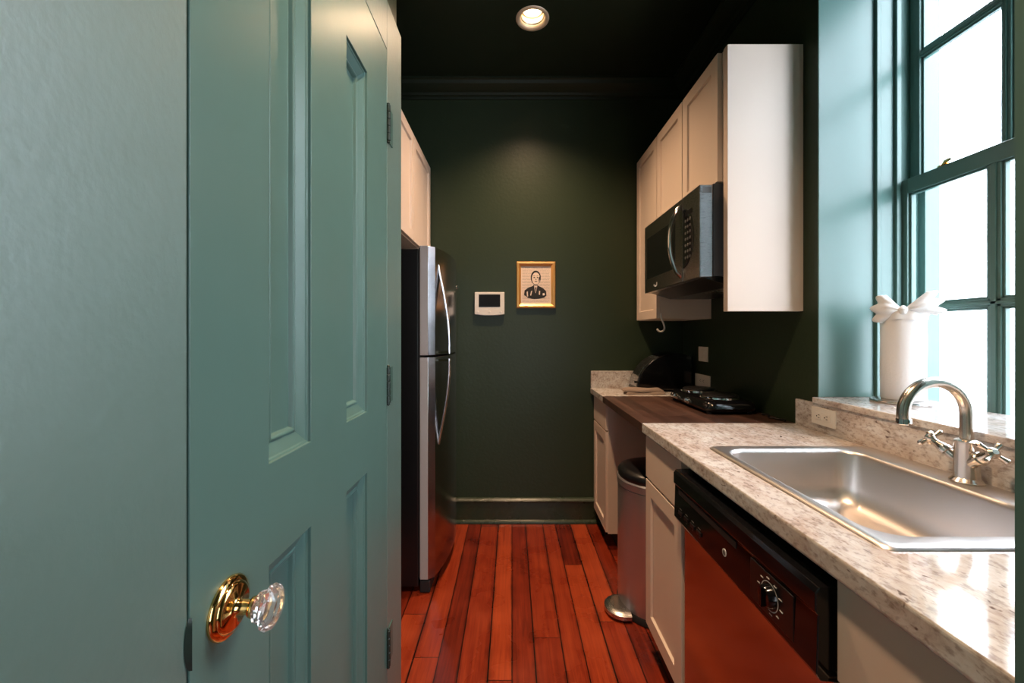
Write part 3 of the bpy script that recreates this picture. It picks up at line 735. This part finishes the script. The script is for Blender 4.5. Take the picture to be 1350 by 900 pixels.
# ---------------------------------------------------------------- paper towel roll on its stand
px, py, pz = 1.362, 1.440, 1.040
st = thing('paper_towel_stand', 'flat steel stand under the paper towel roll on the sill', 'stand', (px, py, pz))
bm = B(); lathe(bm, (px, py, pz), (0, 0, 1), [(0, 0.088), (0.005, 0.090), (0.010, 0.088), (0.013, 0.078)], 48); obj('base', bm, 'steel', st, smooth=True)
bm = B(); lathe(bm, (px, py, pz+0.013), (0, 0, 1), [(0, 0.006), (0.30, 0.006), (0.31, 0.010), (0.318, 0.006)], 16); obj('post', bm, 'steel', st, smooth=True)
tr = thing('paper_towel_roll', 'upright white paper towel roll topped by a white bow on the window sill', 'paper towels', (px, py, pz+0.013))
bm = B(); H = 0.295; z0 = pz+0.0135; Ls = []
for t, r in ((0, 0.057), (0.003, 0.060), (0.10, 0.0605), (0.20, 0.0600), (H-0.004, 0.0605), (H, 0.058), (H, 0.020), (0.0, 0.020)):
    Ls.append(ring(bm, [(px+(r+0.0008*math.sin(5*a+t*30))*math.cos(a), py+(r+0.0008*math.sin(5*a+t*30))*math.sin(a), z0+t) for a in [2*PI*k/48 for k in range(48)]]))
for a, b in zip(Ls, Ls[1:]+Ls[:1]): bridge(bm, a, b)
obj('roll', bm, 'paper_towel', tr, smooth=True, angle=50)
hd = Vector((0.727, -0.687, 0)); dd = Vector((-0.687, -0.727, 0))    # across and toward the room
kc = Vector((px, py, z0+H+0.012)) + dd*0.050
bm = B()
for s, ln, a0, a1 in ((-1, 0.072, -38, 52), (1, 0.088, -12, 46)):
    for layer in (0, 1):
        g = []
        for i in range(13):
            t = i/12; row = []
            for j in range(25):
                a = math.radians(a0+(a1-a0)*j/24)
                rr_ = 0.006+ln*t*(1-0.12*math.cos(6*j/24*PI))
                p = kc + hd*(s*rr_*math.cos(a)) + Vector((0, 0, rr_*math.sin(a)))
                puff = 0.020*math.sin(PI*min(1, t*1.05))**0.7*math.sin(PI*j/24)
                fold = 0.0045*math.sin(j/24*PI*7+layer)*t
                p += dd*((puff if layer == 0 else -puff*0.7)+fold+(-0.018*t*t))
                row.append(bm.verts.new(p))
            g.append(row)
        for i in range(12):
            for j in range(24): bm.faces.new((g[i][j], g[i+1][j], g[i+1][j+1], g[i][j+1]))
bow_o = obj('bow', bm, 'paper_towel', tr, smooth=True, angle=80, label='white fanned paper bow')
sm = bow_o.modifiers.new('thickness', 'SOLIDIFY'); sm.thickness = 0.0012
bm = B(); bmesh.ops.create_icosphere(bm, subdivisions=3, radius=0.013)
for v in bm.verts:
    v.co = Vector((v.co.x*1.0, v.co.y, v.co.z*1.25))*(1+0.08*math.sin(v.co.z*500)); v.co += kc+dd*0.006
obj('knot', bm, 'paper_towel', tr, smooth=True, angle=80)
bm = B(); Ls = []
for t, r in ((0, 0.0625), (0.018, 0.0640), (0.030, 0.060), (0.036, 0.045), (0.030, 0.030)):
    Ls.append(ring(bm, [(px+(r+0.002*math.sin(9*a))*math.cos(a), py+(r+0.002*math.sin(9*a))*math.sin(a), z0+H-0.020+t+0.002*math.sin(7*a)) for a in [2*PI*k/64 for k in range(64)]]))
for a, b in zip(Ls, Ls[1:]): bridge(bm, a, b)
obj('top_wrap', bm, 'paper_towel', tr, smooth=True, angle=80)

# ---------------------------------------------------------------- toaster, folded cloth, burner
to = thing('toaster', 'black curved toaster with chrome front on the far granite counter', 'toaster', (0.95, 2.60, ZC))
def arc_prof(off=0.0, foot=0.0):
    pts = [(1.115-off, ZC+0.010+off)]
    pts = [(0.780+off, ZC+0.012+off)]
    cx, cz, rx, rz = 1.035, ZC+0.020, 0.245-off, 0.222-off
    for k in range(19):
        a = PI*0.985-PI*0.62*k/18
        pts.append((cx+rx*math.cos(a), cz+rz*math.sin(a)))
    pts += [(1.130-off, ZC+0.170-off), (1.132-off, ZC+0.012+off)]
    return pts
bm = B(); prism(bm, arc_prof(), 'Y', 2.600, 2.785); obj('body', bm, 'black_gloss', to, bevel=0.006, seg=3, smooth=True)
# chrome band following the curved front
bm = B(); a0 = arc_prof(-0.002)[1:12]; a1 = arc_prof(0.004)[1:12]
prism(bm, a0+list(reversed(a1)), 'Y', 2.622, 2.765); ch = obj('front_band', bm, 'steel', to, smooth=True, label='chrome curved front band')
bm = B(); pr = arc_prof(-0.0035)[4:11]; pq = arc_prof(0.0)[4:11]
for k in range(4):
    y = 2.636+k*0.033; prism(bm, pr+list(reversed(pq)), 'Y', y, y+0.016)
obj('vent_slats', bm, 'black_plastic', ch)
bm = B(); box(bm, 0.772, 0.800, 2.605, 2.618, ZC+0.055, ZC+0.068); obj('lever', bm, 'black_plastic', to, bevel=0.003)
for y in (2.62, 2.765):
    for x in (0.82, 1.09):
        bm = B(); lathe(bm, (x, y, ZC), (0, 0, 1), [(0, 0.010), (0.013, 0.012)], 12); obj('foot', bm, 'rubber', to)

cl_ = bmesh.new()
def cloth_layer(bm, x0, x1, y0, y1, z, th, ph):
    nx, ny = 22, 14; top = []; bot = []
    for i in range(nx+1):
        tr_, br_ = [], []
        for j in range(ny+1):
            u, v_ = i/nx, j/ny
            x = x0+(x1-x0)*u+0.004*math.sin(v_*9+ph); y = y0+(y1-y0)*v_+0.004*math.sin(u*7+ph)
            zz = z+0.0025*math.sin(u*8+v_*5+ph)
            e = min(u, 1-u, v_*1.0+0.001, 1-v_)
            k = min(1, e*9)**0.5
            tr_.append(bm.verts.new((x, y, zz+th*(0.35+0.65*k)))); br_.append(bm.verts.new((x, y, z-0.0005)))
        top.append(tr_); bot.append(br_)
    for i in range(nx):
        for j in range(ny):
            bm.faces.new((top[i][j], top[i+1][j], top[i+1][j+1], top[i][j+1])); bm.faces.new((bot[i][j], bot[i][j+1], bot[i+1][j+1], bot[i+1][j]))
    for i in range(nx):
        bm.faces.new((top[i][0], bot[i][0], bot[i+1][0], top[i+1][0])); bm.faces.new((top[i][ny], top[i+1][ny], bot[i+1][ny], bot[i][ny]))
    for j in range(ny):
        bm.faces.new((top[0][j], top[0][j+1], bot[0][j+1], bot[0][j])); bm.faces.new((top[nx][j], bot[nx][j], bot[nx][j+1], top[nx][j+1]))
cloth_layer(cl_, 0.690, 0.925, 2.480, 2.575, ZC+0.001, 0.015, 0.0)
cloth_layer(cl_, 0.680, 0.915, 2.484, 2.578, ZC+0.016, 0.017, 1.3)
for v in cl_.verts:      # turned a little on the counter
    x, y = v.co.x-0.79, v.co.y-2.53; a = -0.10
    v.co.x, v.co.y = 0.790+x*math.cos(a)-y*math.sin(a), 2.532+x*math.sin(a)*0.6+y*math.cos(a)
tag(obj('folded_cloth', cl_, 'cloth', smooth=True, angle=60), 'folded taupe kitchen cloth lying before the toaster', 'cloth')

bu = thing('countertop_burner', 'glossy black double hot plate with chrome rims on the butcher block', 'hot plate', (0.98, 2.10, ZC))
bx_, by_ = (0.875, 1.120), (1.860, 2.330); bz = ZC
bm = B(); Ls = [ring(bm, rrect(bx_[0]+i, bx_[1]-i, by_[0]+i, by_[1]-i, max(0.05-i*0.5, 0.01), bz+z)) for i, z in ((0.016, 0.008), (0.006, 0.014), (0.0, 0.026), (0.004, 0.042), (0.016, 0.056), (0.034, 0.062))]
for a, b in zip(Ls, Ls[1:]): bridge(bm, a, b)
bm.faces.new(Ls[0]); bm.faces.new(Ls[-1])
hb = obj('body', bm, 'black_gloss', bu, smooth=True)
for cy_, r in ((2.215, 0.085), (1.985, 0.085)):
    bm = B(); lathe(bm, (1.00, cy_, bz+0.060), (0, 0, 1), [(0, r+0.008), (0.008, r+0.007), (0.011, r+0.001), (0.009, r-0.004)], 40, cap1=False); rg = obj('burner_rim', bm, 'chrome', bu, smooth=True, label='chrome burner rim')
    bm = B(); lathe(bm, (1.00, cy_, bz+0.060), (0, 0, 1), [(0.0, r-0.005), (0.014, r-0.006), (0.018, r-0.012), (0.018, 0.02), (0.016, 0.0)], 40); obj('burner_plate', bm, 'black_plastic', bu, smooth=True)
for cy_ in (2.20, 2.06):
    bm = B(); lathe(bm, (0.879, cy_, bz+0.034), (-1, 0, 0.15), [(0, 0.017), (0.003, 0.017), (0.004, 0.013), (0.016, 0.011), (0.018, 0.0)], 20); box(bm, 0.858, 0.864, cy_-0.002, cy_+0.002, bz+0.028, bz+0.046); obj('control_knob', bm, 'chrome', bu, smooth=True)
for k, y in enumerate((2.285, 2.262)):
    bm = B(); lathe(bm, (0.882, y, bz+0.040), (-1, 0, 0.2), [(0, 0.004), (0.004, 0.003)], 12); obj('indicator_light', bm, 'mark_grey', bu)
bm = B(); box(bm, 0.8735, 0.878, 2.235, 2.285, bz+0.022, bz+0.027); obj('name_strip', bm, 'mark_grey', bu)
for x in (0.905, 1.09):
    for y in (1.895, 2.295):
        bm = B(); lathe(bm, (x, y, bz-0.001), (0, 0, 1), [(0, 0.011), (0.012, 0.013)], 12); obj('foot', bm, 'rubber', bu)
bm = B(); pts = []
for k in range(25):
    t = k/24; pts.append((1.125+0.015*math.sin(t*9), 1.862-0.15*t, ZC+0.005+0.0015*math.sin(t*12)**2))
tube(bm, pts, 0.0038, 8); tag(obj('power_cord', bm, 'black_plastic', smooth=True), 'thin black power cord lying along the wall behind the hot plate', 'cord')

# ---------------------------------------------------------------- trash can
tc_ = thing('trash_can', 'tall stainless half-round pedal bin under the butcher block', 'trash can', (0.68, 1.94, 0))
def dshape(off, z, n=22):
    pts = []
    hw, dp = 0.190-off, 0.245-off
    for k in range(n+1):
        a = -PI/2+PI*k/n
        c, s = math.cos(a), math.sin(a)
        pts.append((0.750-dp*abs(c)**0.85*(1 if c >= 0 else -1), 1.950+hw*(1 if s > 0 else -1)*abs(s)**0.92, z))
    for x, q in ((0.81, 1), (0.83, 0.95), (0.83, -0.95), (0.81, -1)): pts.append((x-off, 1.950+hw*q, z))
    return pts
def stack(rows):
    bm = B(); Ls = [ring(bm, dshape(o, z)) for o, z in rows]
    for a, b in zip(Ls, Ls[1:]): bridge(bm, a, b)
    bm.faces.new(list(reversed(Ls[0]))); bm.faces.new(Ls[-1]); return bm
obj('base_ring', stack([(0.004, 0.001), (-0.004, 0.004), (-0.004, 0.028), (0.002, 0.036)]), 'rubber', tc_, smooth=True, label='black base ring')
obj('bucket', stack([(0.0, 0.034), (0.0, 0.572)]), 'bin_steel', tc_, smooth=True, label='brushed steel body')
obj('rim', stack([(0.003, 0.572), (0.003, 0.577), (-0.003, 0.578), (-0.004, 0.606), (0.0, 0.612)]), 'bin_steel', tc_, smooth=True, angle=30)
obj('lid', stack([(0.004, 0.611), (0.002, 0.614), (0.002, 0.638), (0.010, 0.648), (0.035, 0.656), (0.09, 0.660)]), 'black_plastic', tc_, smooth=True, label='black domed lid')
bm = B(); Ls = []
for z, k in ((0.010, 0.9), (0.014, 1.0), (0.030, 1.0), (0.038, 0.86), (0.041, 0.6)):
    pts = [(0.515, 1.84, z)]
    pts = [(0.505-0.078*k*math.sin(a), 1.905-0.082*k*math.cos(a), z) for a in [PI*i/20 for i in range(21)]]
    pts += [(0.53, 1.905+0.082*k, z), (0.53, 1.905-0.082*k, z)]
    Ls.append(ring(bm, pts))
for a, b in zip(Ls, Ls[1:]): bridge(bm, a, b)
bm.faces.new(list(reversed(Ls[0]))); bm.faces.new(Ls[-1])
pd = obj('pedal', bm, 'steel', tc_, smooth=True, label='rounded steel foot pedal')

# ---------------------------------------------------------------- picture and wall monitor
FX0, FX1, FZ0, FZ1 = 0.031, 0.294, 1.455, 1.769
pf = thing('framed_picture', 'small gold-framed black ink portrait hanging on the end wall', 'picture', ((FX0+FX1)/2, YB-0.01, FZ0))
bm = B(); prev = None; fp = [(0, 0.0), (0.0, 0.014), (0.006, 0.020), (0.014, 0.019), (0.022, 0.013), (0.030, 0.009), (0.030, 0.002)]
for ins, d in fp:
    cur = ring(bm, [(FX0+ins, YB-d, FZ0+ins), (FX1-ins, YB-d, FZ0+ins), (FX1-ins, YB-d, FZ1-ins), (FX0+ins, YB-d, FZ1-ins)])
    if prev: bridge(bm, prev, cur)
    prev = cur
obj('frame', bm, 'gold', pf, label='gold frame')
pg = obj('print', box(B(), FX0+0.029, FX1-0.029, YB-0.006, YB-0.002, FZ0+0.029, FZ1-0.029), 'page', pf)
bm = B(); yy = YB-0.0062
for k in range(24):          # rows of tiny body type, illegible at this size: thin broken lines
    z = FZ1-0.042-k*0.0100
    if z < FZ0+0.036: break
    x = FX0+0.038
    while x < FX1-0.040:
        l = random.uniform(0.008, 0.030); l = min(l, FX1-0.038-x)
        box(bm, x, x+l, yy-0.0002, yy+0.0002, z, z+0.0022); x += l+0.003
obj('text_lines', bm, 'print_grey', pg)
pcx = (FX0+FX1)/2-0.003
def flat(bm, pts, y): 
    f0 = ring(bm, [(pcx+a, y, 1.60+b) for a, b in pts]); bm.faces.new(f0)
def ell(cx, cz, rx, rz, n=24, a0=0, a1=2*PI): return [(cx+rx*math.cos(a0+(a1-a0)*k/n), cz+rz*math.sin(a0+(a1-a0)*k/n)) for k in range(n)]
bm = B()
flat(bm, [(-0.078, -0.055), (-0.074, -0.025), (-0.052, -0.008), (-0.018, 0.006), (-0.012, 0.014), (0.014, 0.014), (0.020, 0.006), (0.052, -0.010), (0.072, -0.030), (0.074, -0.060), (0.058, -0.074), (0.030, -0.080), (-0.010, -0.084), (-0.050, -0.076)], yy-0.0006)
flat(bm, ell(0.002, 0.062, 0.0345, 0.048), yy-0.0006)
bu_o = obj('bust_print', bm, 'print_black', pg)
bm = B()
flat(bm, ell(0.003, 0.056, 0.0275, 0.041), yy-0.0010)
flat(bm, [(-0.010, 0.008), (0.013, 0.008), (0.006, -0.030), (0.001, -0.045), (-0.004, -0.030)], yy-0.0010)
flat(bm, [(-0.030, -0.030), (-0.022, -0.026), (-0.030, -0.060), (-0.036, -0.058)], yy-0.0010)
flat(bm, [(0.024, -0.026), (0.032, -0.030), (0.030, -0.056), (0.022, -0.052)], yy-0.0010)
flat(bm, [(0.048, -0.046), (0.060, -0.042), (0.064, -0.056), (0.050, -0.060)], yy-0.0010)
flat(bm, [(-0.060, -0.036), (-0.052, -0.030), (-0.050, -0.066), (-0.058, -0.066)], yy-0.0010)
obj('bust_highlights', bm, 'page', pg)
bm = B()
for s in (-1, 1):
    flat(bm, ell(0.003+s*0.011, 0.062, 0.0065, 0.0035, 12), yy-0.0014)
    flat(bm, [(0.003+s*0.004, 0.071), (0.003+s*0.018, 0.072), (0.003+s*0.018, 0.075), (0.003+s*0.004, 0.074)], yy-0.0014)
flat(bm, [(0.003, 0.058), (0.007, 0.046), (-0.001, 0.046)], yy-0.0014)
flat(bm, ell(0.003, 0.036, 0.010, 0.0030, 12), yy-0.0014)
flat(bm, [(0.020, 0.03), (0.030, 0.05), (0.030, 0.075), (0.022, 0.06)], yy-0.0014)
obj('face_print', bm, 'print_black', pg)
bm = B(); flat(bm, [(-0.003, -0.004), (0.007, -0.004), (0.004, -0.036), (0.000, -0.036)], yy-0.0014); obj('necktie_print', bm, 'print_black', pg)

MX0, MX1, Mz0, Mz1 = -0.252, -0.051, 1.404, 1.562
wm = thing('intercom_monitor', 'white wall intercom with small black screen beside the framed picture', 'intercom', ((MX0+MX1)/2, YB-0.01, Mz0))
bm = B(); pts = [(MX0, Mz1), (MX1, Mz1)]
for k in range(9):
    t = k/8; pts.append((MX1-(MX1-MX0)*t, Mz0+0.008*(2*t-1)**2))
prism(bm, pts, 'Y', YB-0.028, YB-0.001); obj('housing', bm, 'white_plastic', wm, bevel=0.004, seg=3)
obj('screen', box(B(), MX0+0.028, MX1-0.028, YB-0.030, YB-0.027, 1.462, 1.546), 'screen', wm, bevel=0.001)
for x in (MX0+0.022, (MX0+MX1)/2, MX1-0.026):
    bm = B(); lathe(bm, (x, YB-0.028, 1.428), (0, -1, 0), [(0, 0.008), (0.002, 0.007), (0.0025, 0.0)], 16); obj('button', bm, 'white_plastic', wm, smooth=True)

# ---------------------------------------------------------------- recessed ceiling lamps
def can(cx, cy, label):
    t = thing('recessed_ceiling_light', label, 'ceiling light', (cx, cy, CEIL), 'recessed ceiling lamps')
    bm = B(); lathe(bm, (cx, cy, CEIL), (0, 0, -1), [(-0.001, 0.090), (0.003, 0.0885), (0.006, 0.080), (0.004, 0.070), (-0.01, 0.064), (-0.014, 0.0635)], 48, cap0=False, cap1=False)
    obj('trim_ring', bm, 'trim_gold', t, smooth=True, angle=60)
    bm = B(); lathe(bm, (cx, cy, CEIL), (0, 0, 1), [(0.012, 0.064), (0.018, 0.060), (0.020, 0.064), (0.045, 0.060), (0.047, 0.054), (0.09, 0.050), (0.10, 0.0)], 40, cap0=False, cap1=True)
    obj('reflector', bm, 'reflector', t, smooth=True, angle=60)
    bm = B(); lathe(bm, (cx, cy, CEIL+0.070), (0, 0, -1), [(-0.02, 0.030), (0.0, 0.044), (0.020, 0.046), (0.028, 0.040), (0.033, 0.022), (0.034, 0.0)], 32)
    obj('bulb', bm, 'bulb', t, smooth=True, angle=70)
    l = bpy.data.lights.new('lamp', 'SPOT'); l.energy = CAN_POWER; l.color = (1.0, 0.66, 0.40); l.spot_size = math.radians(119); l.spot_blend = 1.0; l.shadow_soft_size = 0.055
    lo_ = bpy.data.objects.new('lamp', l); COL.objects.link(lo_); lo_.location = (0, 0, 0.024); lo_.parent = t
can(*CANS[0], 'lit round recessed lamp in the dark ceiling above the aisle')
can(*CANS[1], 'recessed lamp in the dark ceiling near the sink')
